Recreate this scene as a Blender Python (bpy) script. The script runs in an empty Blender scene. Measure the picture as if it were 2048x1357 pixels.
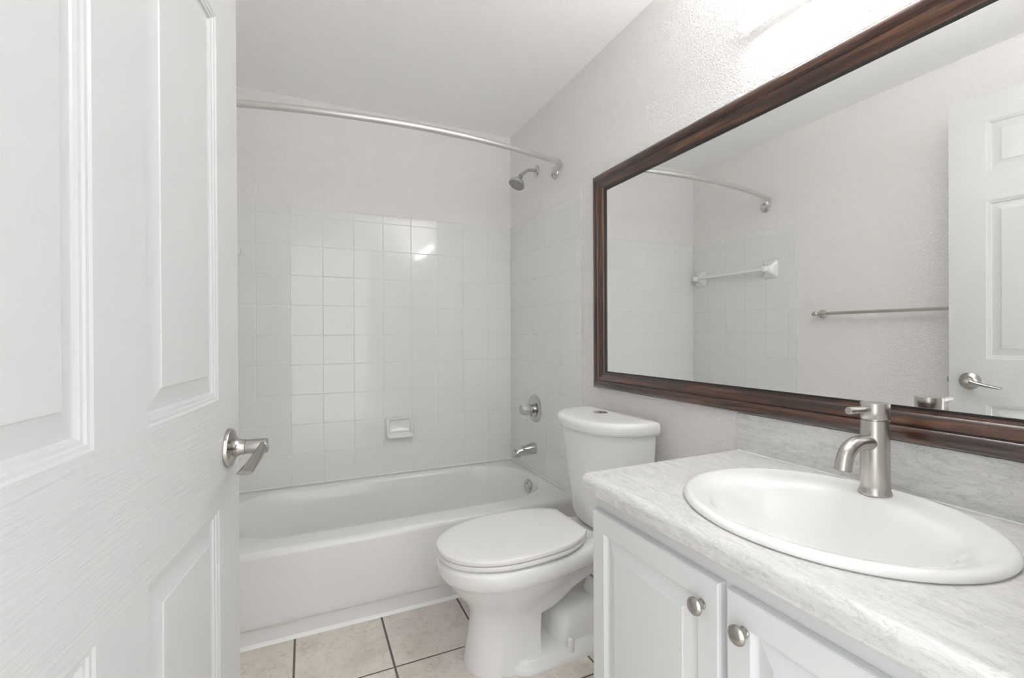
import bpy, bmesh, math, random
from mathutils import Vector, Matrix

scene = bpy.context.scene
COL = scene.collection
PI = math.pi

# ------------------------------------------------------------------ camera, world, exposure
CAM_H = 1.0976
YAW, PITCH, ROLL = 0.4313, -0.0033, 0.0049
FPX, CX, CY = 927.77, 1038.35, 674.07
cam_data = bpy.data.cameras.new('camera')
cam = bpy.data.objects.new('camera', cam_data)
COL.objects.link(cam)
c_, s_ = math.cos(YAW), math.sin(YAW)
rv, dv, uv = Vector((c_, -s_, 0)), Vector((s_, c_, 0)), Vector((0, 0, 1))
d1 = math.cos(PITCH) * dv + math.sin(PITCH) * uv
u1 = -math.sin(PITCH) * dv + math.cos(PITCH) * uv
ax = math.cos(ROLL) * rv - math.sin(ROLL) * u1
ay = math.sin(ROLL) * rv + math.cos(ROLL) * u1
az = -d1
cam.matrix_world = Matrix(((ax.x, ay.x, az.x, 0), (ax.y, ay.y, az.y, 0), (ax.z, ay.z, az.z, CAM_H), (0, 0, 0, 1)))
cam_data.sensor_fit = 'HORIZONTAL'
cam_data.sensor_width = 36.0
cam_data.lens = FPX / 2048 * 36.0
cam_data.shift_x = -(CX - 1024) / 2048
cam_data.shift_y = (CY - 678.5) / 2048
cam_data.clip_start = 0.01
scene.camera = cam

world = bpy.data.worlds.new('hall_ambient_fill')  # even ambient fill added through the doorway, from an unseen hall
scene.world = world
world.use_nodes = True
world.node_tree.nodes['Background'].inputs[0].default_value = (0.97, 0.985, 1.0, 1)
world.node_tree.nodes['Background'].inputs[1].default_value = 1.25

BAR_EMIT = 13.5          # strength of the vanity bar's diffuser
scene.view_settings.view_transform = 'Standard'
scene.view_settings.look = 'None'
scene.view_settings.gamma = 1.0
scene.view_settings.use_curve_mapping = False
scene.view_settings.exposure = 0.88
scene.cycles.diffuse_bounces = 10
scene.cycles.max_bounces = 16

# ------------------------------------------------------------------ measures (metres)
R, B, L, H = 1.164, 2.6363, -0.3562, 2.3242     # right wall, back tile face, left wall, ceiling
FY0, FY1 = 0.08, 0.195                          # front wall (doorway wall)
ZTUB, YT = 0.334, 1.8757
ZTILE, TP = 1.760, 0.1535
TH = 0.006                                      # tile thickness proud of the plaster
ZC = 0.7586                                     # counter top


# ------------------------------------------------------------------ materials
def new_mat(name):
    m = bpy.data.materials.new(name)
    m.use_nodes = True
    nt = m.node_tree
    return m, nt, nt.nodes['Principled BSDF']


def simple(name, col, rough=.4, metal=0.0, coat=0.0, spec=None):
    m, nt, b = new_mat(name)
    b.inputs['Base Color'].default_value = (*col, 1)
    b.inputs['Roughness'].default_value = rough
    b.inputs['Metallic'].default_value = metal
    b.inputs['Coat Weight'].default_value = coat
    b.inputs['Coat Roughness'].default_value = .05
    if spec is not None:
        b.inputs['Specular IOR Level'].default_value = spec
    return m


def coords(nt, scale=(1, 1, 1), rot=(0, 0, 0)):
    tc = nt.nodes.new('ShaderNodeTexCoord')
    mp = nt.nodes.new('ShaderNodeMapping')
    mp.inputs['Scale'].default_value = scale
    mp.inputs['Rotation'].default_value = rot
    nt.links.new(tc.outputs['Object'], mp.inputs['Vector'])
    return mp.outputs['Vector']


def noise(nt, vec, scale, detail=3, rough=.5, dist=0.0):
    n = nt.nodes.new('ShaderNodeTexNoise')
    n.inputs['Scale'].default_value = scale
    n.inputs['Detail'].default_value = detail
    n.inputs['Roughness'].default_value = rough
    n.inputs['Distortion'].default_value = dist
    nt.links.new(vec, n.inputs['Vector'])
    return n.outputs['Fac']


def ramp(nt, fac, stops):
    r = nt.nodes.new('ShaderNodeValToRGB')
    e = r.color_ramp.elements
    while len(e) < len(stops):
        e.new(.5)
    for el, (p, c) in zip(e, stops):
        el.position = p
        el.color = (*c, 1)
    nt.links.new(fac, r.inputs['Fac'])
    return r.outputs['Color']


def bump(nt, bsdf, height, dist=.001, strength=1.0):
    b = nt.nodes.new('ShaderNodeBump')
    b.inputs['Distance'].default_value = dist
    b.inputs['Strength'].default_value = strength
    nt.links.new(height, b.inputs['Height'])
    nt.links.new(b.outputs['Normal'], bsdf.inputs['Normal'])


def mix(nt, fac, a, b):
    m = nt.nodes.new('ShaderNodeMix')
    m.data_type = 'RGBA'
    nt.links.new(fac, m.inputs[0])
    for i, v in ((6, a), (7, b)):
        if isinstance(v, tuple):
            m.inputs[i].default_value = (*v, 1)
        else:
            nt.links.new(v, m.inputs[i])
    return m.outputs[2]


def wall_paint(name, col, texture=1.0):
    m, nt, b = new_mat(name)
    b.inputs['Base Color'].default_value = (*col, 1)
    b.inputs['Roughness'].default_value = .55
    v = coords(nt)
    f = noise(nt, v, 150, 2, .45, .6)
    r = ramp(nt, f, [(.38, (0, 0, 0)), (.62, (1, 1, 1))])
    bump(nt, b, r, .0020 * texture, .8)
    return m


M_WALL = wall_paint('warm_grey_wall_paint', (.845, .83, .814))
M_CEIL = wall_paint('white_ceiling_paint', (.96, .96, .953), .5)


def door_paint(name, grain_axis):
    m, nt, b = new_mat(name)
    b.inputs['Base Color'].default_value = (.52, .523, .52, 1)
    b.inputs['Roughness'].default_value = .36
    sc = (9, 9, 190) if grain_axis == 's' else (150, 150, 5)
    f = noise(nt, coords(nt, sc), 1.0, 3, .55, .5)
    bump(nt, b, f, .0013 if grain_axis == 's' else .0004, .7)
    return m


M_DOOR_H = door_paint('white_door_paint_cross_grain', 's')
M_DOOR_V = door_paint('white_door_paint_upright_grain', 'z')
M_TRIM = simple('white_trim_paint', (.82, .82, .81), .35)
M_TILE = simple('glossy_white_tile', (.76, .765, .755), .07)
M_GROUT = simple('white_tile_grout', (.70, .70, .69), .8)
M_TUB = simple('white_tub_enamel', (.755, .755, .745), .12)
M_CAULK = simple('white_caulk', (.86, .86, .85), .6)
M_PORC = simple('white_porcelain', (.80, .80, .793), .06)
M_SEAT = simple('white_seat_plastic', (.80, .795, .785), .14)
M_SINK = simple('white_sink_china', (.84, .84, .832), .06)
M_CAB = simple('white_cabinet_thermofoil', (.71, .723, .723), .38)
M_CABIN = simple('cabinet_inside', (.5, .5, .49), .7)
M_CHROME = simple('chrome', (.60, .60, .60), .05, 1.0)
M_DARK = simple('dark_gap', (.02, .02, .02), .6)
M_MIRROR = simple('silvered_mirror_glass', (.955, .965, .955), .004, 1.0)
M_ROD = simple('satin_nickel_rod', (.70, .695, .68), .42, 1.0)
M_REDMARK = simple('red_mark', (.55, .05, .04), .4)
M_HOUSING = simple('white_lamp_housing', (.85, .85, .85), .4)


def brushed(name, col, rough, ax):
    m, nt, b = new_mat(name)
    b.inputs['Base Color'].default_value = (*col, 1)
    b.inputs['Metallic'].default_value = 1
    b.inputs['Roughness'].default_value = rough
    b.inputs['Anisotropic'].default_value = .4
    return m


M_NICKEL = brushed('brushed_nickel', (.58, .555, .52), .27, 'xy')
M_KNOB = simple('polished_nickel_knob', (.46, .44, .41), .17, 1.0)
M_LEVER = brushed('satin_nickel_lever', (.47, .45, .425), .2, 'xy')

# clear acrylic knob of the shower valve
M_ACRYL, nt, b = new_mat('clear_acrylic')
b.inputs['Base Color'].default_value = (.86, .87, .87, 1)
b.inputs['Roughness'].default_value = .05
b.inputs['Transmission Weight'].default_value = .55
b.inputs['IOR'].default_value = 1.49

# laminate counter: pale stone with long wandering grey veins
M_STONE, nt, b = new_mat('pale_grey_veined_laminate')
v = coords(nt, (8, 1.7, 8), (0, 0, .16))
f1 = noise(nt, v, 6.0, 8, .62, 1.0)
f2 = noise(nt, coords(nt, (11, 2.6, 11), (0, 0, .2)), 4.5, 9, .66, 1.5)
f3 = noise(nt, coords(nt, (40, 20, 40)), 6, 4, .6)
base = ramp(nt, f1, [(.28, (.58, .58, .568)), (.43, (.665, .662, .65)), (.55, (.725, .72, .707)), (.75, (.765, .76, .748))])
vein = ramp(nt, f2, [(.475, (1, 1, 1)), (.496, (.74, .735, .715)), (.502, (.76, .755, .735)), (.53, (1, 1, 1))])
mm = nt.nodes.new('ShaderNodeMix')
mm.data_type = 'RGBA'
mm.blend_type = 'MULTIPLY'
mm.inputs[0].default_value = .75
nt.links.new(base, mm.inputs[6])
nt.links.new(vein, mm.inputs[7])
fine = ramp(nt, f3, [(.3, (.93, .93, .93)), (.7, (1, 1, 1))])
m2 = nt.nodes.new('ShaderNodeMix')
m2.data_type = 'RGBA'
m2.blend_type = 'MULTIPLY'
m2.inputs[0].default_value = 1
nt.links.new(mm.outputs[2], m2.inputs[6])
nt.links.new(fine, m2.inputs[7])
nt.links.new(m2.outputs[2], b.inputs['Base Color'])
b.inputs['Roughness'].default_value = .33

# floor tile body and grout
M_FLOOR, nt, b = new_mat('beige_mottled_floor_tile')
v = coords(nt)
f1 = noise(nt, v, 9, 7, .65, .8)
f2 = noise(nt, v, 38, 6, .7, 1.5)
c1 = ramp(nt, f1, [(.3, (.60, .54, .485)), (.5, (.71, .655, .60)), (.7, (.77, .725, .675))])
c2 = ramp(nt, f2, [(.36, (.72, .68, .64)), (.48, (1, 1, 1)), (.7, (1, 1, 1))])
mm = nt.nodes.new('ShaderNodeMix')
mm.data_type = 'RGBA'
mm.blend_type = 'MULTIPLY'
mm.inputs[0].default_value = .6
nt.links.new(c1, mm.inputs[6])
nt.links.new(c2, mm.inputs[7])
nt.links.new(mm.outputs[2], b.inputs['Base Color'])
b.inputs['Roughness'].default_value = .35
bump(nt, b, f2, .0008, .3)
M_FGROUT = simple('dark_brown_floor_grout', (.155, .13, .105), .9)


def wood(name, axis):
    m, nt, b = new_mat(name)
    sc = {'y': (70, 3.2, 70), 'z': (70, 70, 3.2)}[axis]
    f = noise(nt, coords(nt, sc), 1.0, 6, .65, .6)
    g = noise(nt, coords(nt, tuple(x * .25 for x in sc)), 1.0, 3, .5, .3)
    a = ramp(nt, f, [(.3, (.010, .0035, .002)), (.5, (.046, .0145, .0068)), (.72, (.19, .08, .034))])
    d = ramp(nt, g, [(.35, (.55, .45, .45)), (.65, (1, 1, 1))])
    mm = nt.nodes.new('ShaderNodeMix')
    mm.data_type = 'RGBA'
    mm.blend_type = 'MULTIPLY'
    mm.inputs[0].default_value = .8
    nt.links.new(a, mm.inputs[6])
    nt.links.new(d, mm.inputs[7])
    nt.links.new(mm.outputs[2], b.inputs['Base Color'])
    b.inputs['Roughness'].default_value = .3
    b.inputs['Coat Weight'].default_value = 1.0
    b.inputs['Coat Roughness'].default_value = .1
    bump(nt, b, f, .0003, .3)
    return m


M_WOOD_Y = wood('dark_stained_wood_lengthwise', 'y')
M_WOOD_Z = wood('dark_stained_wood_upright', 'z')

M_LAMP, nt, b = new_mat('lit_lamp_diffuser')
b.inputs['Base Color'].default_value = (.9, .9, .9, 1)
b.inputs['Emission Color'].default_value = (.995, .992, 1.0, 1)
b.inputs['Emission Strength'].default_value = BAR_EMIT
M_UPLIGHT = M_LAMP.copy()          # glow added on top of the fixture to brighten the ceiling
M_UPLIGHT.name = 'added_uplight_glow'
M_UPLIGHT.node_tree.nodes['Principled BSDF'].inputs['Emission Strength'].default_value = BAR_EMIT * 29


# ------------------------------------------------------------------ mesh helpers
def obj(name, bm, mat, parent=None, origin=None, smooth=35, flat_area=None):
    """one mesh object; verts are given in world space unless the parent is rotated; origin is subtracted"""
    if origin is not None:
        bmesh.ops.translate(bm, verts=bm.verts, vec=-Vector(origin))
    bmesh.ops.recalc_face_normals(bm, faces=bm.faces)
    me = bpy.data.meshes.new(name)
    bm.to_mesh(me)
    bm.free()
    for m in (mat if isinstance(mat, (list, tuple)) else [mat]):
        me.materials.append(m)
    for p in me.polygons:
        p.use_smooth = True
    me.set_sharp_from_angle(angle=math.radians(smooth))
    if flat_area is not None:
        for p in me.polygons:
            p.use_smooth = p.area < flat_area
    o = bpy.data.objects.new(name, me)
    COL.objects.link(o)
    if parent is not None:
        o.parent = parent
    elif origin is not None:
        o.location = origin
    return o


def tag(o, label, cat, group=None):
    o['label'] = label
    o['category'] = cat
    if group:
        o['group'] = group
    return o


def struct(o):
    o['kind'] = 'structure'
    return o


def thing(name, label, cat, loc=(0, 0, 0), group=None, rotz=0):
    o = bpy.data.objects.new(name, None)
    o.empty_display_size = .05
    COL.objects.link(o)
    o.location = loc
    o.rotation_euler = (0, 0, rotz)
    return tag(o, label, cat, group)


def box(bm, x0, x1, y0, y1, z0, z1, bev=0, seg=2):
    r = bmesh.ops.create_cube(bm, size=1)
    vs = r['verts']
    for v in vs:
        v.co = Vector((x0 + (v.co.x + .5) * (x1 - x0), y0 + (v.co.y + .5) * (y1 - y0), z0 + (v.co.z + .5) * (z1 - z0)))
    if bev:
        es = list({e for v in vs for e in v.link_edges})
        bmesh.ops.bevel(bm, geom=es, offset=bev, segments=seg, profile=.5, affect='EDGES')


def mkbox(*a, **k):
    bm = bmesh.new()
    box(bm, *a, **k)
    return bm


def loft(bm, rings, cap0=False, cap1=False, closed=True):
    vr = [[bm.verts.new(p) for p in r] for r in rings]
    n = len(rings[0])
    for a, b in zip(vr, vr[1:]):
        for i in range(n if closed else n - 1):
            j = (i + 1) % n
            try:
                bm.faces.new((a[i], a[j], b[j], b[i]))
            except ValueError:
                pass
    if cap0:
        bm.faces.new(vr[0])
    if cap1:
        bm.faces.new(list(reversed(vr[-1])))
    return vr


def frame_of(axis):
    a = Vector(axis).normalized()
    t = Vector((0, 0, 1)) if abs(a.z) < .9 else Vector((1, 0, 0))
    u = a.cross(t).normalized()
    w = a.cross(u).normalized()
    return a, u, w


def lathe(bm, base, axis, prof, n=32, cap0=True, cap1=True):
    """prof: list of (distance along axis, radius)"""
    a, u, w = frame_of(axis)
    base = Vector(base)
    rings = [[base + a * d + (u * math.cos(2 * PI * i / n) + w * math.sin(2 * PI * i / n)) * max(r, 1e-5) for i in range(n)] for d, r in prof]
    loft(bm, rings, cap0, cap1)


def tube(bm, pts, radii, n=16, cap=True, flat=None, up=(0, 0, 1)):
    """pts path; radii number or list; flat = list of (ra along side, rb along up)"""
    pts = [Vector(p) for p in pts]
    k = len(pts)
    if not isinstance(radii, (list, tuple)):
        radii = [radii] * k
    up = Vector(up)
    rings = []
    for i, p in enumerate(pts):
        t = (pts[min(i + 1, k - 1)] - pts[max(i - 1, 0)]).normalized()
        side = t.cross(up)
        if side.length < 1e-4:
            side = t.cross(Vector((1, 0, 0)))
        side.normalize()
        nn = side.cross(t).normalized()
        ra, rb = flat[i] if flat else (radii[i], radii[i])
        rings.append([p + side * ra * math.cos(2 * PI * j / n) + nn * rb * math.sin(2 * PI * j / n) for j in range(n)])
    loft(bm, rings, cap, cap)


def smooth_path(pts, sub=6):
    pts = [Vector(p) for p in pts]
    out = []
    for i in range(len(pts) - 1):
        p0, p1, p2, p3 = pts[max(i - 1, 0)], pts[i], pts[i + 1], pts[min(i + 2, len(pts) - 1)]
        for j in range(sub):
            t = j / sub
            out.append(.5 * ((2 * p1) + (p2 - p0) * t + (2 * p0 - 5 * p1 + 4 * p2 - p3) * t * t + (3 * p1 - p0 - 3 * p2 + p3) * t ** 3))
    out.append(pts[-1])
    return out


def rrect(x0, x1, y0, y1, r, z, nc=8, ne=10):
    """rounded rectangle ring in the xy plane, fixed vertex count"""
    r = min(r, (x1 - x0) / 2 - 1e-4, (y1 - y0) / 2 - 1e-4)
    cs = [(x1 - r, y1 - r, 0), (x0 + r, y1 - r, PI / 2), (x0 + r, y0 + r, PI), (x1 - r, y0 + r, 1.5 * PI)]
    pts = []
    for k, (cx, cy, a0) in enumerate(cs):
        arc = [(cx + r * math.cos(a0 + PI / 2 * i / nc), cy + r * math.sin(a0 + PI / 2 * i / nc)) for i in range(nc + 1)]
        pts += arc
        nx, ny, na = cs[(k + 1) % 4]
        q = (nx + r * math.cos(na), ny + r * math.sin(na))
        p = arc[-1]
        for i in range(1, ne):
            t = i / ne
            pts.append((p[0] + (q[0] - p[0]) * t, p[1] + (q[1] - p[1]) * t))
    return [Vector((x, y, z)) for x, y in pts]


# ------------------------------------------------------------------ room shell
WT = .1
YB = B + TH           # plaster plane of the back wall
wall_back = struct(obj('wall_back', mkbox(L - WT, R + WT, YB, YB + WT, 0, H), M_WALL))
wall_right = struct(obj('wall_right', mkbox(R, R + WT, FY0, YB, 0, H), M_WALL))
wall_left = struct(obj('wall_left', mkbox(L - WT, L, FY0, YB, 0, H), M_WALL))
DX0, DX1, DZ = -.245, .616, 2.062               # doorway
bm = bmesh.new()
box(bm, L, DX0 - .018, FY0, FY1, 0, H)
box(bm, DX1 + .018, R, FY0, FY1, 0, H)
box(bm, DX0 - .018, DX1 + .018, FY0, FY1, DZ + .018, H)
wall_front = struct(obj('wall_front', bm, M_WALL))
struct(obj('ceiling', mkbox(L - WT, R + WT, FY0, YB + WT, H, H + .08), M_CEIL))
struct(obj('trim_1', mkbox(DX0 - .018, DX0, FY0, FY1, 0, DZ), M_TRIM))
struct(obj('trim_2', mkbox(DX1, DX1 + .018, FY0, FY1, 0, DZ), M_TRIM))
struct(obj('trim_3', mkbox(DX0 - .018, DX1 + .018, FY0, FY1, DZ, DZ + .018), M_TRIM))
struct(obj('baseboard_left', mkbox(L, L + .012, FY1, YT - .012, 0, .085, bev=.003), M_TRIM))
struct(obj('baseboard_right', mkbox(R - .012, R, .965, YT - .012, 0, .085, bev=.003), M_TRIM))

# floor: grout bed with laid tiles (surface pattern of one floor object)
bm = bmesh.new()
FX0, FXN, FP = .2625, 6, .3045
GY = 1.568
g = .0072
for i in range(-5, 5):
    for j in range(-10, 5):
        x0, y0 = FX0 + i * FP + g / 2, GY + j * FP + g / 2
        x1, y1 = x0 + FP - g, y0 + FP - g
        x0, x1, y0, y1 = max(x0, -1.1), min(x1, R), max(y0, -1.2), min(y1, YB)
        if x1 - x0 < .01 or y1 - y0 < .01:
            continue
        e = .002
        ring = lambda d, z: [Vector((x0 + d, y0 + d, z)), Vector((x1 - d, y0 + d, z)), Vector((x1 - d, y1 - d, z)), Vector((x0 + d, y1 - d, z))]
        loft(bm, [ring(0, -.004), ring(0, -.0012), ring(e, 0)], False, True)
for f in bm.faces:
    f.material_index = 0
n0 = len(bm.faces)
box(bm, -1.1, R + WT, -1.2, YB + WT, -.06, -.0022)
bm.faces.ensure_lookup_table()
for f in bm.faces[n0:]:
    f.material_index = 1
struct(obj('floor', bm, [M_FLOOR, M_FGROUT], smooth=20))

# ------------------------------------------------------------------ wall tiles
rng = random.Random(4)


def tile_wall(name, parent, us, zs, to_world, edge_cols=()):
    """us, zs: joint positions; to_world(u, z, d) with d the height above the grout bed"""
    bm = bmesh.new()
    gap = .0008
    for a in range(len(us) - 1):
        for c in range(len(zs) - 1):
            u0, u1 = us[a] + gap, us[a + 1] - gap
            z0, z1 = zs[c] + gap, zs[c + 1] - gap
            if u1 - u0 < .004 or z1 - z0 < .004:
                continue
            tu, tz = rng.uniform(-.002, .002), rng.uniform(-.002, .002)
            uc, zc = (u0 + u1) / 2, (z0 + z1) / 2

            def ring(ins, d):
                ins = min(ins, (u1 - u0) * .4, (z1 - z0) * .4)
                return [to_world(u, z, d + (u - uc) * tu + (z - zc) * tz) for u, z in
                        ((u0 + ins, z0 + ins), (u1 - ins, z0 + ins), (u1 - ins, z1 - ins), (u0 + ins, z1 - ins))]
            loft(bm, [ring(0, .001), ring(0, TH - .0013), ring(.0010, TH - .0005), ring(.0026, TH)], False, True)
    for f in bm.faces:
        f.material_index = 0
    n0 = len(bm.faces)
    P = [[to_world(u, z, d) for u, z in ((us[0], zs[0]), (us[-1], zs[0]), (us[-1], zs[-1]), (us[0], zs[-1]))] for d in (.0003, TH - .0011)]
    loft(bm, P, True, True)
    bm.faces.ensure_lookup_table()
    for f in bm.faces[n0:]:
        f.material_index = 1
    return obj(name, bm, [M_TILE, M_GROUT], parent, smooth=40, flat_area=.003)


zs = [ZTILE - .043 - TP * k for k in range(8, -1, -1)]
zs = [ZTUB - .03] + zs + [ZTILE]
us_back = [R - TH - .0005 - TP * k for k in range(9, -1, -1)]
us_back[-1] = R - TH
us_back = [L + TH] + us_back
tile_wall('tile_field', wall_back, us_back, zs, lambda u, z, d: Vector((u, YB - d, z)))
us_side = [YB - .0005 - TP * k for k in range(5, -1, -1)]
us_side = [us_side[0] - .047] + us_side
tile_wall('tile_field', wall_right, us_side, zs, lambda u, z, d: Vector((R - d, u, z)))
tile_wall('tile_field', wall_left, us_side, zs, lambda u, z, d: Vector((L + d, u, z)))

# ------------------------------------------------------------------ bathtub
TX0, TX1, TY0, TY1 = L + TH + .001, R - TH - .001, 1.868, B - .001
tub = thing('bathtub', 'white built-in bathtub with plain apron under the tiled walls', 'bathtub', (.4, 2.25, 0))
O = tub.location
bm = bmesh.new()
OX0, OX1, OY0, OY1 = -.305, 1.105, 1.985, 2.565
rings = [rrect(TX0, TX1, TY0, TY1, .001, ZTUB - .022),
         rrect(TX0, TX1, TY0 + .002, TY1, .002, ZTUB - .010),
         rrect(TX0, TX1, TY0 + .009, TY1, .004, ZTUB - .002),
         rrect(TX0 + .002, TX1 - .002, TY0 + .02, TY1 - .002, .01, ZTUB)]
rings += [rrect(OX0 - .012, OX1 + .012, OY0 - .016, OY1 + .012, .25, ZTUB),
          rrect(OX0 - .004, OX1 + .004, OY0 - .006, OY1 + .004, .245, ZTUB - .001),
          rrect(OX0 + .003, OX1 - .003, OY0 + .003, OY1 - .003, .24, ZTUB - .006),
          rrect(OX0 + .010, OX1 - .008, OY0 + .010, OY1 - .008, .235, ZTUB - .018),
          rrect(OX0 + .035, OX1 - .022, OY0 + .022, OY1 - .018, .23, .26),
          rrect(OX0 + .10, OX1 - .045, OY0 + .04, OY1 - .036, .22, .15),
          rrect(OX0 + .14, OX1 - .065, OY0 + .055, OY1 - .05, .2, .095),
          rrect(OX0 + .19, OX1 - .10, OY0 + .09, OY1 - .085, .17, .068),
          rrect(OX0 + .26, OX1 - .17, OY0 + .15, OY1 - .145, .12, .062)]
loft(bm, rings, False, True)
prof = [(TY0, ZTUB - .022), (TY0 - .001, ZTUB - .04), (TY0 - .002, .09), (TY0 - .001, .072), (TY0 + .002, .066), (TY0 + .009, .0625), (TY0 + .0105, .056), (TY0 + .0105, .0)]
loft(bm, [[Vector((x, y, z)) for y, z in prof] for x in (TX0, TX1)], closed=False)
obj('shell', bm, M_TUB, tub, O, smooth=50)
bm = bmesh.new()
loft(bm, [[Vector((x, y, z)) for y, z in ((TY0 + .0105, .0095), (TY0 + .006, .007), (TY0 - .001, .002), (TY0 - .002, .0002), (TY0 + .0105, .0002))] for x in (TX0, TX1)], True, True)
tube(bm, [(TX0 + .0032, TY1 - .0032, ZTUB + .001), (TX1 - .0032, TY1 - .0032, ZTUB + .001)], .003, 10)
tube(bm, [(TX1 - .0032, TY0 + .02, ZTUB + .001), (TX1 - .0032, TY1 - .0032, ZTUB + .001)], .003, 10)
tube(bm, [(TX0 + .0032, TY0 + .02, ZTUB + .001), (TX0 + .0032, TY1 - .0032, ZTUB + .001)], .003, 10)
obj('caulk_bead', bm, M_CAULK, tub, O)
bm = bmesh.new()
oax = Vector((-1, 0, .10))
lathe(bm, (1.0835, 2.245, .285), oax, [(0, .036), (.004, .036), (.008, .033), (.0105, .02), (.011, .0)], 40)
lathe(bm, (1.073, 2.245, .302), oax, [(0, .004), (.002, .004), (.003, .0)], 12)
obj('overflow_plate', bm, M_CHROME, tub, O)

# tub spout
spout = thing('tub_spout', 'chrome tub spout with diverter knob low on the tiled end wall', 'tub spout', (R - TH, 2.315, .467))
O = spout.location
bm = bmesh.new()
path = [(R - TH - .0005, .467, .033, .033), (R - .02, .467, .033, .033), (R - .05, .464, .030, .030), (R - .085, .4595, .0265, .0265), (R - .112, .455, .024, .0235), (R - .126, .450, .021, .020), (R - .134, .4455, .014, .014), (R - .137, .443, .004, .005)]
loft(bm, [[Vector((x, 2.315 + ra * math.cos(t), z + rb * math.sin(t))) for t in [2 * PI * i / 28 for i in range(28)]] for x, z, ra, rb in path], True, True)
lathe(bm, (R - .112, 2.315, .452), (-.12, 0, -1), [(0, .019), (.022, .018), (.024, .015)], 24)
obj('body', bm, M_CHROME, spout, O)
bm = bmesh.new()
lathe(bm, (R - .122, 2.315, .462), (-.5, 0, .6), [(0, .003), (.014, .003), (.015, .0065), (.021, .0065), (.023, .004)], 16)
obj('diverter_knob', bm, M_CHROME, spout, O)
bm = bmesh.new()
lathe(bm, (R - .1148, 2.315, .4284), (-.12, 0, -1), [(0, .0145), (.0006, .0145)], 20)
obj('outlet', bm, M_DARK, spout, O)

# shower valve
valve = thing('shower_valve', 'round chrome shower valve with clear knob above the tub spout', 'shower valve', (R - TH, 2.306, .690))
O = valve.location
bm = bmesh.new()
lathe(bm, (R - TH - .0003, 2.306, .690), (-1, 0, 0), [(0, .077), (.004, .077), (.008, .073), (.012, .058), (.013, .03)], 48)
obj('escutcheon', bm, M_CHROME, valve, O)
bm = bmesh.new()
lathe(bm, (R - TH - .0125, 2.306, .690), (-1, 0, 0), [(0, .026), (.012, .026), (.0125, .0195), (.018, .0195), (.0185, .024), (.026, .024), (.027, .018)], 32)
obj('collar', bm, M_CHROME, valve, O)
kx = R - TH - .0395
bm = bmesh.new()
n = 48
rings = []
for d, r in ((0, .022), (.003, .031), (.012, .033), (.036, .030), (.046, .027), (.052, .019), (.054, .001)):
    rings.append([Vector((kx - d, 2.306 + r * (1 + .035 * math.cos(8 * t)) * math.cos(t), .690 + r * (1 + .035 * math.cos(8 * t)) * math.sin(t))) for t in [2 * PI * i / n for i in range(n)]])
loft(bm, rings, True, True)
knob = obj('knob', bm, M_ACRYL, valve, O)
bm = bmesh.new()
lathe(bm, (kx - .004, 2.306, .690), (-1, 0, 0), [(0, .012), (.032, .012), (.034, .016), (.042, .016), (.043, .0)], 24)
obj('knob_insert', bm, M_CHROME, valve, O)
bm = bmesh.new()
tube(bm, [(kx - .014, 2.306, .662), (kx - .015, 2.306, .648), (kx - .017, 2.306, .634), (kx - .018, 2.306, .629)], 0, 16, True, [(.011, .012), (.010, .009), (.010, .0075), (.008, .005)], (1, 0, 0))
obj('lever', bm, M_ACRYL, valve, O)
bm = bmesh.new()
tube(bm, [(R - TH - .0122, 2.306 + .046 * math.cos(t), .690 + .046 * math.sin(t)) for t in [math.radians(205 + 5 * i) for i in range(10)]], .0016, 8)
obj('hot_mark', bm, M_REDMARK, valve, O)
bm = bmesh.new()
tube(bm, [(R - TH - .0122, 2.306 + .046 * math.cos(t), .690 + .046 * math.sin(t)) for t in [math.radians(285 + 6 * i) for i in range(18)]], .0018, 8)
obj('dial_mark', bm, M_DARK, valve, O)

# shower head
sh = thing('wall_shower', 'chrome shower head on a bent arm high on the end wall', 'shower head', (R, 2.285, 2.003))
O = sh.location
bm = bmesh.new()
lathe(bm, (R - .0003, 2.285, 2.003), (-1, 0, 0), [(0, .032), (.003, .032), (.009, .026), (.013, .013)], 36)
obj('flange', bm, M_CHROME, sh, O)
bm = bmesh.new()
tube(bm, smooth_path([(R - .005, 2.285, 2.003), (R - .03, 2.285, 2.003), (R - .055, 2.283, 1.998), (R - .078, 2.281, 1.984), (R - .10, 2.279, 1.966)], 6), .0095, 18)
obj('arm', bm, M_NICKEL, sh, O)
hax = Vector((-.46, -.10, -.88)).normalized()
hb = Vector((R - .098, 2.279, 1.968))
bm = bmesh.new()
lathe(bm, hb, hax, [(0, .010), (.002, .0125), (.010, .0125), (.011, .010), (.015, .010), (.017, .015), (.026, .017), (.034, .024), (.046, .036), (.056, .0435), (.064, .046), (.069, .0455), (.071, .043)], 40)
obj('head', bm, M_CHROME, sh, O)
bm = bmesh.new()
fc = hb + hax * .0705
lathe(bm, fc, hax, [(0, .0425), (.0015, .0415), (.002, .038)], 40)
sprayf = obj('spray_face', bm, simple('grey_spray_face', (.5, .5, .5), .25, .8), sh, O)
bm = bmesh.new()
_, hu, hw_ = frame_of(hax)
for rr, cnt in ((.008, 5), (.016, 11), (.024, 16), (.0315, 22), (.0375, 26)):
    for i in range(cnt):
        t = 2 * PI * i / cnt + rr * 40
        lathe(bm, fc + hax * .0018 + hu * rr * math.cos(t) + hw_ * rr * math.sin(t), hax, [(0, .0019), (.0018, .0016)], 6)
obj('nozzle_ring', bm, simple('dark_rubber', (.05, .05, .05), .5), sh, O)

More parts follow.
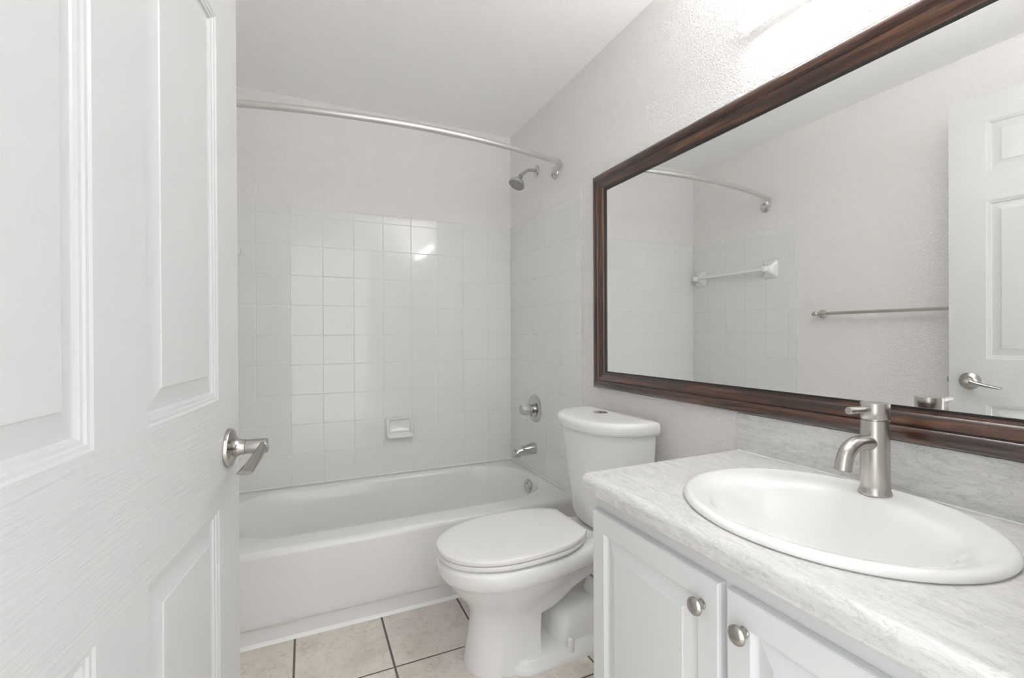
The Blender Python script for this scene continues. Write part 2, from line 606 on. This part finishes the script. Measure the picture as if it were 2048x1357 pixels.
# curved curtain rod
rod = thing('shower_curtain_rod', 'bowed satin nickel shower curtain rod spanning wall to wall above the tub', 'curtain rod', (.4, 1.885, 1.947))
O = rod.location
ROD = lambda x: Vector((x, 1.884 + .2 * (x - .4) ** 2, 1.947))
XSEAM = .645
bm = bmesh.new()
tube(bm, [ROD(-.325 + (XSEAM + .325) * i / 40) for i in range(41)], .0135, 20)
obj('outer_tube', bm, M_ROD, rod, O)
bm = bmesh.new()
tube(bm, [ROD(XSEAM - .01 + (1.128 - XSEAM + .01) * i / 24) for i in range(25)], .0118, 20)
obj('inner_tube', bm, M_ROD, rod, O)
for sx, xw, xr, fy, fz in ((1, R, 1.126, 2.075, 1.926), (-1, L, -.322, 2.03, 1.905)):
    bm = bmesh.new()
    p0 = ROD(xr)
    q = ROD(xr - sx * .03)
    t = (p0 - q).normalized()
    tube(bm, smooth_path([p0 - t * .004, p0 + t * .008, Vector((xw - sx * .020, p0.y + .018, p0.z - .003)), Vector((xw - sx * .015, fy - .022, fz + .006)), Vector((xw - sx * .012, fy, fz))], 6), [.0145] * 25, 18)
    elbow = obj('elbow', bm, M_ROD, rod, O)
    bm = bmesh.new()
    lathe(bm, (xw - sx * .0003, fy, fz), (-sx, 0, 0), [(0, .033), (.004, .033), (.012, .028), (.017, .017), (.018, .0)], 36)
    obj('wall_flange', bm, M_CHROME, rod, O)
    bm = bmesh.new()
    lathe(bm, (xw - sx * .0165, fy - .012, fz + .004), (-sx, -.25, .1), [(0, .0145), (.004, .0145), (.0045, .010)], 20)
    obj('set_screw_ring', bm, M_DARK, elbow, None)
    elbow.children[-1].data.transform(Matrix.Translation(-O))

# soap dish on the back wall
dish = thing('soap_dish', 'small white ceramic soap dish on the back tile wall', 'soap dish', (.474, B, .585))
O = dish.location


def rrect_xz(x0, x1, z0, z1, r, y, dy_bottom=0):
    pts = rrect(x0, x1, z0, z1, r, 0, 6, 6)
    return [Vector((p.x, y - dy_bottom * max(0, (z1 - p.y) / (z1 - z0)) ** 1.5, p.y)) for p in pts]


dx0, dx1, dz0, dz1 = .398, .548, .534, .642
bm = bmesh.new()
loft(bm, [rrect_xz(dx0 + .004, dx1 - .004, dz0 + .004, dz1 - .002, .014, B - .0003),
          rrect_xz(dx0, dx1, dz0, dz1, .016, B - .006, .022),
          rrect_xz(dx0 + .001, dx1 - .001, dz0 + .001, dz1 - .001, .016, B - .013, .034),
          rrect_xz(dx0 + .006, dx1 - .006, dz0 + .006, dz1 - .005, .014, B - .017, .036),
          rrect_xz(dx0 + .012, dx1 - .012, dz0 + .011, dz1 - .010, .012, B - .015, .034),
          rrect_xz(dx0 + .016, dx1 - .016, dz0 + .016, dz1 - .014, .010, B - .008, .022),
          rrect_xz(dx0 + .020, dx1 - .020, dz0 + .034, dz1 - .018, .008, B - .003, .0)], True, True)
obj('dish_body', bm, M_PORC, dish, O, smooth=60)
bm = bmesh.new()
tube(bm, [(dx0 + .020, B - .016, dz0 + .034), (dx1 - .020, B - .016, dz0 + .034)], .003, 10)
obj('ridge', bm, M_PORC, dish, O)

# ceramic towel bar on the left tub wall
cb = thing('ceramic_towel_bar', 'white ceramic towel bar on the tiled wall, seen in the mirror', 'towel bar', (L + TH, 2.27, 1.505))
O = cb.location
XW = L + TH
for yy in (2.555, 1.99):
    bm = bmesh.new()
    rr = []
    for d, hy, hz in ((.0003, .05, .056), (.006, .05, .056), (.010, .046, .052), (.018, .034, .040), (.030, .024, .028), (.045, .020, .021), (.060, .0195, .0195), (.068, .0175, .0175), (.071, .012, .012)):
        rr.append([Vector((XW + d, p.x, p.y)) for p in rrect(yy - hy, yy + hy, 1.505 - hz, 1.505 + hz, .3 * hy if d < .02 else .6 * hy, 0, 5, 4)])
    loft(bm, rr, True, True)
    obj('post', bm, M_PORC, cb, O, smooth=60)
bm = bmesh.new()
box(bm, XW + .042, XW + .062, 1.995, 2.55, 1.495, 1.515, bev=.004)
obj('bar', bm, simple('white_acrylic_bar', (.8, .8, .8), .15), cb, O)

# metal towel bar on the left wall
tb = thing('metal_towel_bar', 'slim nickel towel bar on the plain painted wall, seen in the mirror', 'towel bar', (L, 1.36, 1.209))
O = tb.location
for yy in (1.672, 1.03):
    bm = bmesh.new()
    lathe(bm, (L + .0003, yy, 1.209), (1, 0, 0), [(0, .025), (.004, .025), (.008, .021), (.018, .0125), (.05, .0115), (.072, .0125), (.078, .0125), (.080, .010)], 28)
    obj('post', bm, M_NICKEL, tb, O)
bm = bmesh.new()
tube(bm, [(L + .064, 1.03, 1.209), (L + .064, 1.69, 1.209)], .0085, 16)
obj('bar', bm, M_NICKEL, tb, O)

# ------------------------------------------------------------------ toilet
YC = 1.475
toilet = thing('toilet', 'white two-piece toilet with closed lid between tub and vanity', 'toilet', (.75, YC, 0))
O = toilet.location


def egg(x0, xm, x1, hw, hb, z, n=18, m=14, yc=YC):
    half = []
    for i in range(n):
        t = PI / 2 * i / n
        half.append((xm - (xm - x0) * math.cos(t), hw * math.sin(t) ** .93))
    for i in range(m + 1):
        t = i / m
        half.append((xm + (x1 - xm) * t, hb + (hw - hb) * (.5 + .5 * math.cos(PI * t))))
    pts = [Vector((x, yc + w, z)) for x, w in half] + [Vector((x, yc - w, z)) for x, w in reversed(half[1:])]
    return pts


bm = bmesh.new()
rings = [egg(.425, .62, 1.07, .150, .09, .372), egg(.402, .62, 1.098, .172, .108, .3718), egg(.390, .62, 1.104, .182, .114, .367), egg(.386, .62, 1.107, .186, .118, .354),
         egg(.387, .62, 1.106, .186, .117, .330), egg(.392, .62, 1.10, .182, .113, .316), egg(.400, .62, 1.075, .175, .104, .309), egg(.413, .62, 1.03, .164, .093, .294),
         egg(.434, .62, .97, .148, .085, .266), egg(.460, .62, .89, .127, .080, .234), egg(.482, .62, .815, .107, .078, .205), egg(.494, .615, .748, .095, .079, .178), egg(.496, .61, .720, .091, .080, .155),
         egg(.490, .60, .714, .094, .085, .10), egg(.480, .59, .713, .101, .091, .045), egg(.474, .59, .713, .107, .096, .0)]
loft(bm, rings, True, True)
# foot plate
loft(bm, [rrect(.60, 1.07, YC - .135, YC + .135, .06, 0), rrect(.60, 1.07, YC - .135, YC + .135, .06, .012), rrect(.602, 1.067, YC - .132, YC + .132, .058, .018),
          rrect(.61, 1.06, YC - .122, YC + .122, .055, .021), rrect(.615, 1.055, YC - .118, YC + .118, .05, .030), rrect(.62, 1.05, YC - .113, YC + .113, .05, .034)], True, True)
# outlet hump and trapway
loft(bm, [rrect(.775, 1.045, YC - .088, YC + .088, .06, .03), rrect(.785, 1.04, YC - .084, YC + .084, .06, .085), rrect(.80, 1.03, YC - .074, YC + .074, .06, .115), rrect(.83, 1.01, YC - .05, YC + .05, .045, .132)], True, True)
tp = smooth_path([(.66, YC, .16), (.76, YC, .178), (.845, YC, .225), (.905, YC, .285), (.965, YC, .305), (1.01, YC, .26), (1.02, YC, .17), (.99, YC, .08)], 6)
tube(bm, tp, 0, 24, True, [(.070, .052)] * len(tp), (0, 1, 0) if False else (0, 0, 1))
obj('bowl', bm, M_PORC, toilet, O, smooth=55)

bm = bmesh.new()
def so(d, z, n=20, m=18):
    x0, xm, x1, hw, hb = .388 + d, .625, .884 - d, .183 - d, .105 - d
    half = [(xm - (xm - x0) * math.cos(PI / 2 * i / n), hw * math.sin(PI / 2 * i / n) ** .93) for i in range(n)]
    half += [(xm + (x1 - xm) * i / m, hw - (hw - hb) * (i / m) ** 3.4) for i in range(m + 1)]
    pts = [(x, YC + w) for x, w in half] + [(x, YC - w) for x, w in reversed(half[1:])]
    return [Vector((x, y, z + max(0, x - .42) * .026)) for x, y in pts]



loft(bm, [so(.003, .3735), so(.0006, .3745), so(0, .3765), so(0, .386), so(.0008, .3878), so(.003, .3888)], True, True)
obj('seat', bm, M_SEAT, toilet, O, smooth=60)
bm = bmesh.new()
loft(bm, [so(.0015, .3918), so(-.0012, .3928), so(-.002, .3945), so(-.002, .4045), so(-.001, .4068), so(.002, .4082), so(.02, .4096), so(.07, .4106)], True, True)
obj('lid', bm, M_SEAT, toilet, O, smooth=60)
for sy in (-1, 1):
    bm = bmesh.new()
    box(bm, .880, .928, YC + sy * .068 - .013, YC + sy * .068 + .013, .3725, .394, bev=.004, seg=3)
    obj('hinge_cap', bm, M_SEAT, toilet, O)
    bm = bmesh.new()
    lathe(bm, (.815, YC + sy * .112, .02), (0, 0, 1), [(0, .013), (.03, .0125), (.040, .0105), (.044, .006), (.045, .0)], 20)
    obj('bolt_cap', bm, M_SEAT, toilet, O)


def dring(xb, xf, hw, z, yc=1.483, n=36, e=2.35, rc=.02):
    pts = []
    for i in range(n + 1):
        t = -PI / 2 + PI * i / n
        s, c = math.sin(t), math.cos(t)
        pts.append(Vector((xb - rc - (xb - rc - xf) * abs(c) ** (2 / e), yc + hw * math.copysign(abs(s) ** (2 / e), s), z)))
    for i in range(1, 6):
        t = PI / 2 * i / 5
        pts.append(Vector((xb - rc + rc * math.sin(t), yc + hw - rc + rc * math.cos(t), z)))
    for i in range(0, 5):
        t = PI / 2 * (1 - i / 5)
        pts.append(Vector((xb - rc + rc * math.sin(t), yc - hw + rc - rc * math.cos(t), z)))
    return pts


bm = bmesh.new()
loft(bm, [dring(1.10, .985, .14, .3722), dring(1.105, .962, .168, .378), dring(1.11, .950, .182, .392), dring(1.112, .943, .189, .42), dring(1.114, .922, .203, .56), dring(1.116, .905, .214, .70), dring(1.116, .900, .217, .7455)], True, True)
obj('tank', bm, M_PORC, toilet, O, smooth=60)
bm = bmesh.new()
loft(bm, [dring(1.117, .894, .223, .7462), dring(1.120, .886, .229, .749), dring(1.122, .882, .232, .758), dring(1.122, .880, .233, .776), dring(1.121, .884, .231, .786), dring(1.118, .892, .226, .7915), dring(1.112, .905, .217, .7935), dring(1.08, .96, .17, .7945)], True, True)
obj('tank_lid', bm, M_PORC, toilet, O, smooth=60)
bm = bmesh.new()
lathe(bm, (1.045, 1.513, .7937), (0, 0, 1), [(0, .030), (.002, .030), (.0035, .027), (.0032, .024)], 36)
fb = obj('flush_button_ring', bm, M_CHROME, toilet, O)
bm = bmesh.new()
lathe(bm, (1.045, 1.513, .7955), (0, 0, 1), [(0, .0235), (.002, .0235), (.0035, .021), (.004, .0)], 36)
obj('flush_button', bm, M_CHROME, toilet, O)

# ------------------------------------------------------------------ vanity cabinet
VY0, VY1 = .2075, .955
van = thing('vanity_cabinet', 'white vanity cabinet with two raised-panel doors under the counter', 'vanity cabinet', (.9, .58, 0))
O = van.location
bm = bmesh.new()
FXV = .650
box(bm, .652, R - .002, VY1 - .016, VY1, .0, .7155)
box(bm, .652, R - .002, VY0, VY0 + .016, .0, .7155)
box(bm, FXV, FXV + .019, VY0, VY1, .66, .7155)
box(bm, FXV, FXV + .019, VY0, VY1, .09, .125)
box(bm, FXV, FXV + .019, VY1 - .035, VY1, .125, .66)
box(bm, FXV, FXV + .019, VY0, VY0 + .035, .125, .66)
box(bm, FXV, FXV + .019, .5635 - .02, .5635 + .02, .125, .66)
box(bm, .72, .735, VY0 + .016, VY1 - .016, 0, .09)
box(bm, .67, R - .002, VY0 + .016, VY1 - .016, .09, .105)
obj('carcass', bm, M_CAB, van, O)


def cab_door(y0, y1, z0, z1):
    bm = bmesh.new()
    xb, xf = FXV - .0005, FXV - .0185

    def ring(ins, x):
        return [Vector((x, y0 + ins, z0 + ins)), Vector((x, y1 - ins, z0 + ins)), Vector((x, y1 - ins, z1 - ins)), Vector((x, y0 + ins, z1 - ins))]
    loft(bm, [ring(0, xb), ring(0, xf + .006), ring(.0012, xf + .002), ring(.004, xf), ring(.046, xf), ring(.0475, xf + .001), ring(.051, xf + .0075), ring(.054, xf + .0095), ring(.057, xf + .0095), ring(.084, xf + .0022), ring(.0855, xf + .0008), ring(.088, xf + .0005)], True, True)
    return obj('door', bm, M_CAB, van, O, smooth=14, flat_area=.02)


def cab_knob(door, y, z):
    xf = FXV - .0185
    bm = bmesh.new()
    lathe(bm, (xf, y, z), (-1, 0, 0), [(0, .0088), (.0015, .0088), (.003, .0068), (.009, .0058), (.0135, .0065), (.0150, .0125), (.0165, .0152), (.0185, .0158), (.0215, .0148), (.0245, .0115), (.0262, .006), (.0267, 0)], 36)
    k = obj('knob', bm, M_KNOB, door, O)
    return k


d1_ = cab_door(.571, .9515, .105, .6765)
cab_knob(d1_, .607, .623)
d2_ = cab_door(VY0 + .002, .5565, .105, .6765)
cab_knob(d2_, .520, .623)

# ------------------------------------------------------------------ countertop with backsplash
top = thing('countertop', 'pale grey veined countertop with backsplash on the white vanity', 'countertop', (.9, .58, .7155))
O = top.location
CY0, CY1, CXF = .1965, .9675, .612
SX, SY, SA, SB = .885, .557, .231, .262           # sink rim ellipse
HX, HY, HA, HB = .875, .555, .20, .24             # cut-out under the sink


def ellipse(cx, cy, a, b, z, n=96):
    return [Vector((cx + a * math.cos(2 * PI * i / n), cy + b * math.sin(2 * PI * i / n), z)) for i in range(n)]


bm = bmesh.new()
# top surface with the oval hole: connect the ellipse to the rectangle ring by ring
n = 96
hole = ellipse(HX, HY, HA, HB, ZC, n)
x0, x1, y0, y1 = CXF + .022, R - .0175, CY0, CY1
outer = []
for p in hole:
    dx, dy = p.x - HX, p.y - HY
    t = min(((x1 - HX) / dx if dx > 1e-9 else 1e9), ((x0 - HX) / dx if dx < -1e-9 else 1e9), ((y1 - HY) / dy if dy > 1e-9 else 1e9), ((y0 - HY) / dy if dy < -1e-9 else 1e9))
    outer.append(Vector((HX + dx * t, HY + dy * t, ZC)))
for cxy in ((x0, y0), (x0, y1), (x1, y0), (x1, y1)):      # snap nearest ring points to the corners
    k = min(range(n), key=lambda i: (outer[i].x - cxy[0]) ** 2 + (outer[i].y - cxy[1]) ** 2)
    outer[k] = Vector((cxy[0], cxy[1], ZC))
low = [Vector((p.x, p.y, ZC - .030)) for p in hole]
outer_low = [Vector((p.x, p.y, ZC - .030)) for p in outer]
loft(bm, [outer, hole, low, outer_low, outer])
prof = [(CXF + .022, ZC)]
for i in range(1, 9):
    t = PI / 2 * i / 8
    prof.append((CXF + .020 - .020 * math.sin(t), ZC - .020 + .020 * math.cos(t)))
prof += [(CXF, ZC - .034)]
for i in range(1, 4):
    t = PI / 2 * i / 3
    prof.append((CXF + .008 - .008 * math.cos(t), ZC - .034 - .008 * math.sin(t)))
prof += [(CXF + .0215, ZC - .042)]
loft(bm, [[Vector((x, y, z)) for x, z in prof] for y in (CY0, CY1)], closed=True)
for y in (CY0, CY1):
    vs = [bm.verts.new((x, y, z)) for x, z in prof]
    bm.faces.new(vs)
obj('slab', bm, M_STONE, top, O, smooth=30)
bm = bmesh.new()
box(bm, R - .0175, R - .0005, CY0, CY1 + .0015, ZC - .03, .8688, bev=.003)
obj('backsplash', bm, M_STONE, top, O)
bm = bmesh.new()
tube(bm, [(R - .0178, CY0 + .002, ZC + .0006), (R - .0178, CY1 - .002, ZC + .0006)], .0022, 8)
obj('caulk_bead', bm, M_CAULK, top, O)

# ------------------------------------------------------------------ sink
sink = thing('sink', 'white oval drop-in sink set into the veined countertop', 'sink', (SX, SY, ZC))
O = sink.location
BX, BY = .861, .553


def er(a, b, z, cx=SX, cy=SY):
    return ellipse(cx, cy, a, b, z, 96)


def lerp_ring(k, z, a=None, b=None):
    cx, cy = SX + (BX - SX) * k, SY + (BY - SY) * k
    return ellipse(cx, cy, a, b, z, 96)


def sring(cx, cy, a, b, zf, zr):
    pts = []
    for i in range(96):
        t = 2 * PI * i / 96
        k = min(1, max(0, (math.cos(t) - .35) / .5))
        k = k * k * (3 - 2 * k)
        pts.append(Vector((cx + a * math.cos(t), cy + b * math.sin(t), ZC + zf + (zr - zf) * k)))
    return pts


DK = .0125
bm = bmesh.new()
loft(bm, [er(SA - .006, SB - .006, ZC + .0004), er(SA - .001, SB - .001, ZC + .002), er(SA, SB, ZC + .006), er(SA - .003, SB - .003, ZC + .0115), er(SA - .008, SB - .008, ZC + .0148), er(SA - .014, SB - .014, ZC + .0155),
          er(SA - .021, SB - .021, ZC + .0138),
          sring(.879, .556, .197, .229, .0115, DK + .0005), sring(.871, .555, .182, .215, .0078, DK), sring(.865, .554, .168, .204, .0015, DK - .0005), sring(.8625, .5535, .158, .196, -.008, .0095),
          sring(.861, .553, .150, .188, -.021, .002), sring(.860, .553, .142, .179, -.040, -.012),
          sring(.858, .553, .130, .165, -.064, -.04), sring(.856, .553, .112, .144, -.090, -.075), sring(.855, .553, .085, .110, -.113, -.108), sring(.855, .553, .05, .062, -.129, -.128), sring(.855, .553, .022, .022, -.135, -.135)], False, True)
obj('basin', bm, M_SINK, sink, O, smooth=60)
bm = bmesh.new()
lathe(bm, (.855, .553, ZC - .1348), (0, 0, 1), [(0, .0215), (.002, .021), (.003, .016), (.0025, .0)], 28)
obj('drain', bm, M_CHROME, sink, O)

# ------------------------------------------------------------------ faucet
FX, FY, FZ = 1.054, .556, ZC + .0126
fau = thing('faucet', 'brushed nickel single-lever faucet standing on the sink rim', 'faucet', (FX, FY, FZ))
O = fau.location
bm = bmesh.new()
lathe(bm, (FX, FY, FZ), (0, 0, 1), [(0, .029), (.002, .0292), (.005, .0282), (.010, .0262), (.018, .0252), (.150, .0248), (.1505, .0235)], 48)
obj('body', bm, M_NICKEL, fau, O)
bm = bmesh.new()
lathe(bm, (FX, FY, FZ + .1508), (0, 0, 1), [(0, .0225), (.0025, .0225)], 40)
lathe(bm, (FX, FY, FZ + .1535), (0, 0, 1), [(0, .0245), (.001, .0252), (.030, .0252), (.0318, .0245), (.0322, .02)], 48)
obj('handle_cap', bm, M_NICKEL, fau, O)
bm = bmesh.new()
lathe(bm, (FX - .02, FY, FZ + .173), (-1, 0, .03), [(0, .0062), (.066, .0072), (.0685, .0068), (.069, .005)], 20)
obj('lever', bm, M_NICKEL, fau, O)
bm = bmesh.new()
sp = smooth_path([(FX - .012, FY, FZ + .104), (FX - .04, FY, FZ + .1075), (FX - .066, FY, FZ + .107), (FX - .088, FY, FZ + .0975), (FX - .101, FY, FZ + .081), (FX - .107, FY, FZ + .060)], 7)
tube(bm, sp, [.0148] * len(sp), 24)
obj('spout', bm, M_NICKEL, fau, O)
bm = bmesh.new()
tdir = (sp[-1] - sp[-2]).normalized()
lathe(bm, sp[-1] - tdir * .0003, tdir, [(0, .0118), (.0008, .0118)], 24)
obj('aerator', bm, M_DARK, fau, O)

# ------------------------------------------------------------------ mirror
mir = thing('mirror', 'large wall mirror in a dark brown wooden frame above the counter', 'mirror', (R, .95, 1.32))
O = mir.location
MY0, MY1, MZ0, MZ1 = .2005, 1.700, .870, 1.7825
FW = .068
XG = R - .0076
# moulding profile: (inset from outer edge, projection from wall)
PROF = [(0, .0005), (0, .020), (.0015, .0255), (.006, .0305), (.012, .033), (.019, .0335), (.026, .0315), (.031, .0275), (.0335, .0235), (.0345, .0232), (.0365, .0255), (.047, .0235), (.056, .0185), (.060, .0155), (.0615, .0125), (.064, .012), (.068, .0115), (.068, .0005)]


def rail(name, kind, mat):
    bm = bmesh.new()
    A, Bq = [], []
    for ins, pr in PROF:
        x = R - pr
        if kind == 'top':
            A.append((x, MY0 + ins, MZ1 - ins)); Bq.append((x, MY1 - ins, MZ1 - ins))
        elif kind == 'bottom':
            A.append((x, MY0 + ins, MZ0 + ins)); Bq.append((x, MY1 - ins, MZ0 + ins))
        elif kind == 'far':
            A.append((x, MY1 - ins, MZ0 + ins)); Bq.append((x, MY1 - ins, MZ1 - ins))
        else:
            A.append((x, MY0 + ins, MZ0 + ins)); Bq.append((x, MY0 + ins, MZ1 - ins))
    loft(bm, [[Vector(p) for p in A], [Vector(p) for p in Bq]], True, True)
    return obj(name, bm, mat, mir, O, smooth=40)


rail('frame_rail', 'top', M_WOOD_Y)
rail('frame_rail', 'bottom', M_WOOD_Y)
rail('frame_stile', 'far', M_WOOD_Z)
rail('frame_stile', 'near', M_WOOD_Z)
bm = bmesh.new()
box(bm, R - .003, XG, MY0 + .0685, MY1 - .0685, MZ0 + .0685, MZ1 - .0685)
obj('glass', bm, M_MIRROR, mir, O)
bm = bmesh.new()   # dark rebate lip around the glass
for a in ((MY0 + .066, MY1 - .066, MZ0 + .066, MZ0 + .0735), (MY0 + .066, MY1 - .066, MZ1 - .0735, MZ1 - .066), (MY0 + .066, MY0 + .0735, MZ0 + .0735, MZ1 - .0735), (MY1 - .0735, MY1 - .066, MZ0 + .0735, MZ1 - .0735)):
    box(bm, R - .0112, R - .0078, *a)
obj('rebate_lip', bm, simple('black_rebate', (.012, .010, .009), .35), mir, O)

# ------------------------------------------------------------------ vanity light bar
lamp = thing('vanity_light_bar', 'long white lit light bar on the wall above the framed mirror', 'wall light', (R, .556, 1.96))
O = lamp.location
LY0, LY1, LZ0, LZ1 = .21, .921, 1.9395, 1.979
bm = bmesh.new()
box(bm, 1.100, 1.128, LY0 + .004, LY1 - .004, LZ0, LZ1, bev=.003)
obj('diffuser', bm, M_LAMP, lamp, O)
bm = bmesh.new()
box(bm, 1.1035, 1.125, LY0 + .02, LY1 - .33, LZ1 - .001, LZ1 + .0006)  # added glowing strip, throws extra light up at the ceiling
obj('added_uplight', bm, M_UPLIGHT, lamp, O)
bm = bmesh.new()
box(bm, 1.1282, 1.134, LY0, LY1, LZ0, LZ1 + .018)  # back plate raised above the bar to shield the wall from the added uplight
obj('housing_shield', bm, M_HOUSING, lamp, O)
for ya, yb in ((LY0, LY0 + .0038), (LY1 - .0038, LY1)):
    bm = bmesh.new()
    box(bm, 1.0995, 1.128, ya, yb, LZ0 - .0005, LZ1 + .0005)
    obj('end_cap', bm, M_HOUSING, lamp, O)
bm = bmesh.new()
box(bm, 1.1342, R - .0003, .50, .62, 1.935, 1.985, bev=.003)
obj('wall_mount', bm, M_HOUSING, lamp, O)

# ------------------------------------------------------------------ entrance door (opens into the room, hinged on the left jamb)
DA = .1349
door = thing('door_1', 'open white six-panel door on the left with a nickel lever', 'door', (-.1146, 1.0045, 0), rotz=-DA)
struct(door)
# local frame: x = -o ... local +x points to the viewer side (normal), local -y runs from latch edge to hinge
S = [0, .112, .358, .460, .706, .813]
Z = [.012, .25, .817, .994, 1.62, 1.727, 1.936, 2.040]
P = lambda s, o, z: Vector((o, -s, z))
bm = bmesh.new()
holes = {(1, 1), (3, 1), (1, 3), (3, 3), (1, 5), (3, 5)}
vv = {}
for i, s in enumerate(S):
    for j, z in enumerate(Z):
        vv[i, j] = bm.verts.new(P(s, 0, z))
for i in range(5):
    for j in range(7):
        if (i, j) in holes:
            continue
        f = bm.faces.new((vv[i, j], vv[i + 1, j], vv[i + 1, j + 1], vv[i, j + 1]))
        f.material_index = 0 if (j in (0, 2, 4, 6) and i in (1, 2, 3)) else 1
        if j in (2,):
            f.material_index = 0
n0 = len(bm.faces)
th = -.035
q = [P(S[0], th, Z[0]), P(S[-1], th, Z[0]), P(S[-1], th, Z[-1]), P(S[0], th, Z[-1])]
fr = [P(S[0], 0, Z[0]), P(S[-1], 0, Z[0]), P(S[-1], 0, Z[-1]), P(S[0], 0, Z[-1])]
loft(bm, [fr, q], False, True)
bm.faces.ensure_lookup_table()
for f in bm.faces[n0:]:
    f.material_index = 1
obj('leaf', bm, [M_DOOR_H, M_DOOR_V], door)
PP = [(0, 0), (.0015, -.0006), (.003, -.0018), (.005, -.0021), (.0065, -.0023), (.008, -.0042), (.010, -.0046), (.0115, -.0048), (.013, -.0075), (.0155, -.0088), (.019, -.0088), (.041, -.0026), (.0425, -.0014), (.044, -.0012)]
for (i, j) in sorted(holes):
    s0, s1, z0, z1 = S[i], S[i + 1], Z[j], Z[j + 1]
    bm = bmesh.new()
    loft(bm, [[P(s0 + d, o, z0 + d), P(s1 - d, o, z0 + d), P(s1 - d, o, z1 - d), P(s0 + d, o, z1 - d)] for d, o in PP], False, True)
    obj('panel', bm, M_DOOR_V, door, smooth=18, flat_area=.014)

# lever set
hs, hz = .065, .905
bm = bmesh.new()
lathe(bm, P(hs, .0003, hz), (1, 0, 0), [(0, .0335), (.004, .0335), (.0065, .032), (.0085, .027), (.011, .0205), (.015, .0155), (.020, .0135), (.0275, .0128), (.028, .0118), (.0288, .0118)], 40)
handle = obj('door_handle', bm, M_LEVER, door)
bm = bmesh.new()
lathe(bm, P(hs, .029, hz), (1, 0, 0), [(0, .0122), (.030, .0128), (.0325, .0122), (.033, .0105)], 32)
bl = smooth_path([P(hs - .003, .055, hz + .0015), P(hs + .012, .0555, hz - .0015), P(hs + .035, .0545, hz - .0075), P(hs + .065, .0525, hz - .014), P(hs + .090, .0505, hz - .0185), P(hs + .101, .0495, hz - .020)], 5)
k = len(bl)
fl = []
for i in range(k):
    t = i / (k - 1)
    fl.append((.0055 + .0065 * t, .0105 * (1 - t) + .0036 * t))
tube(bm, bl, 0, 20, True, fl, (0, 0, 1))
obj('lever', bm, M_LEVER, handle)
bm = bmesh.new()
lathe(bm, P(hs, .0605, hz), (1, 0, 0), [(0, .0075), (.002, .0075), (.0032, .006), (.0032, .0)], 20)
obj('lock_button', bm, M_CHROME, handle)
bm = bmesh.new()
box(bm, -.025, -.010, .0002, .009, .893, .917, bev=.002)
obj('latch_bolt', bm, M_NICKEL, door)
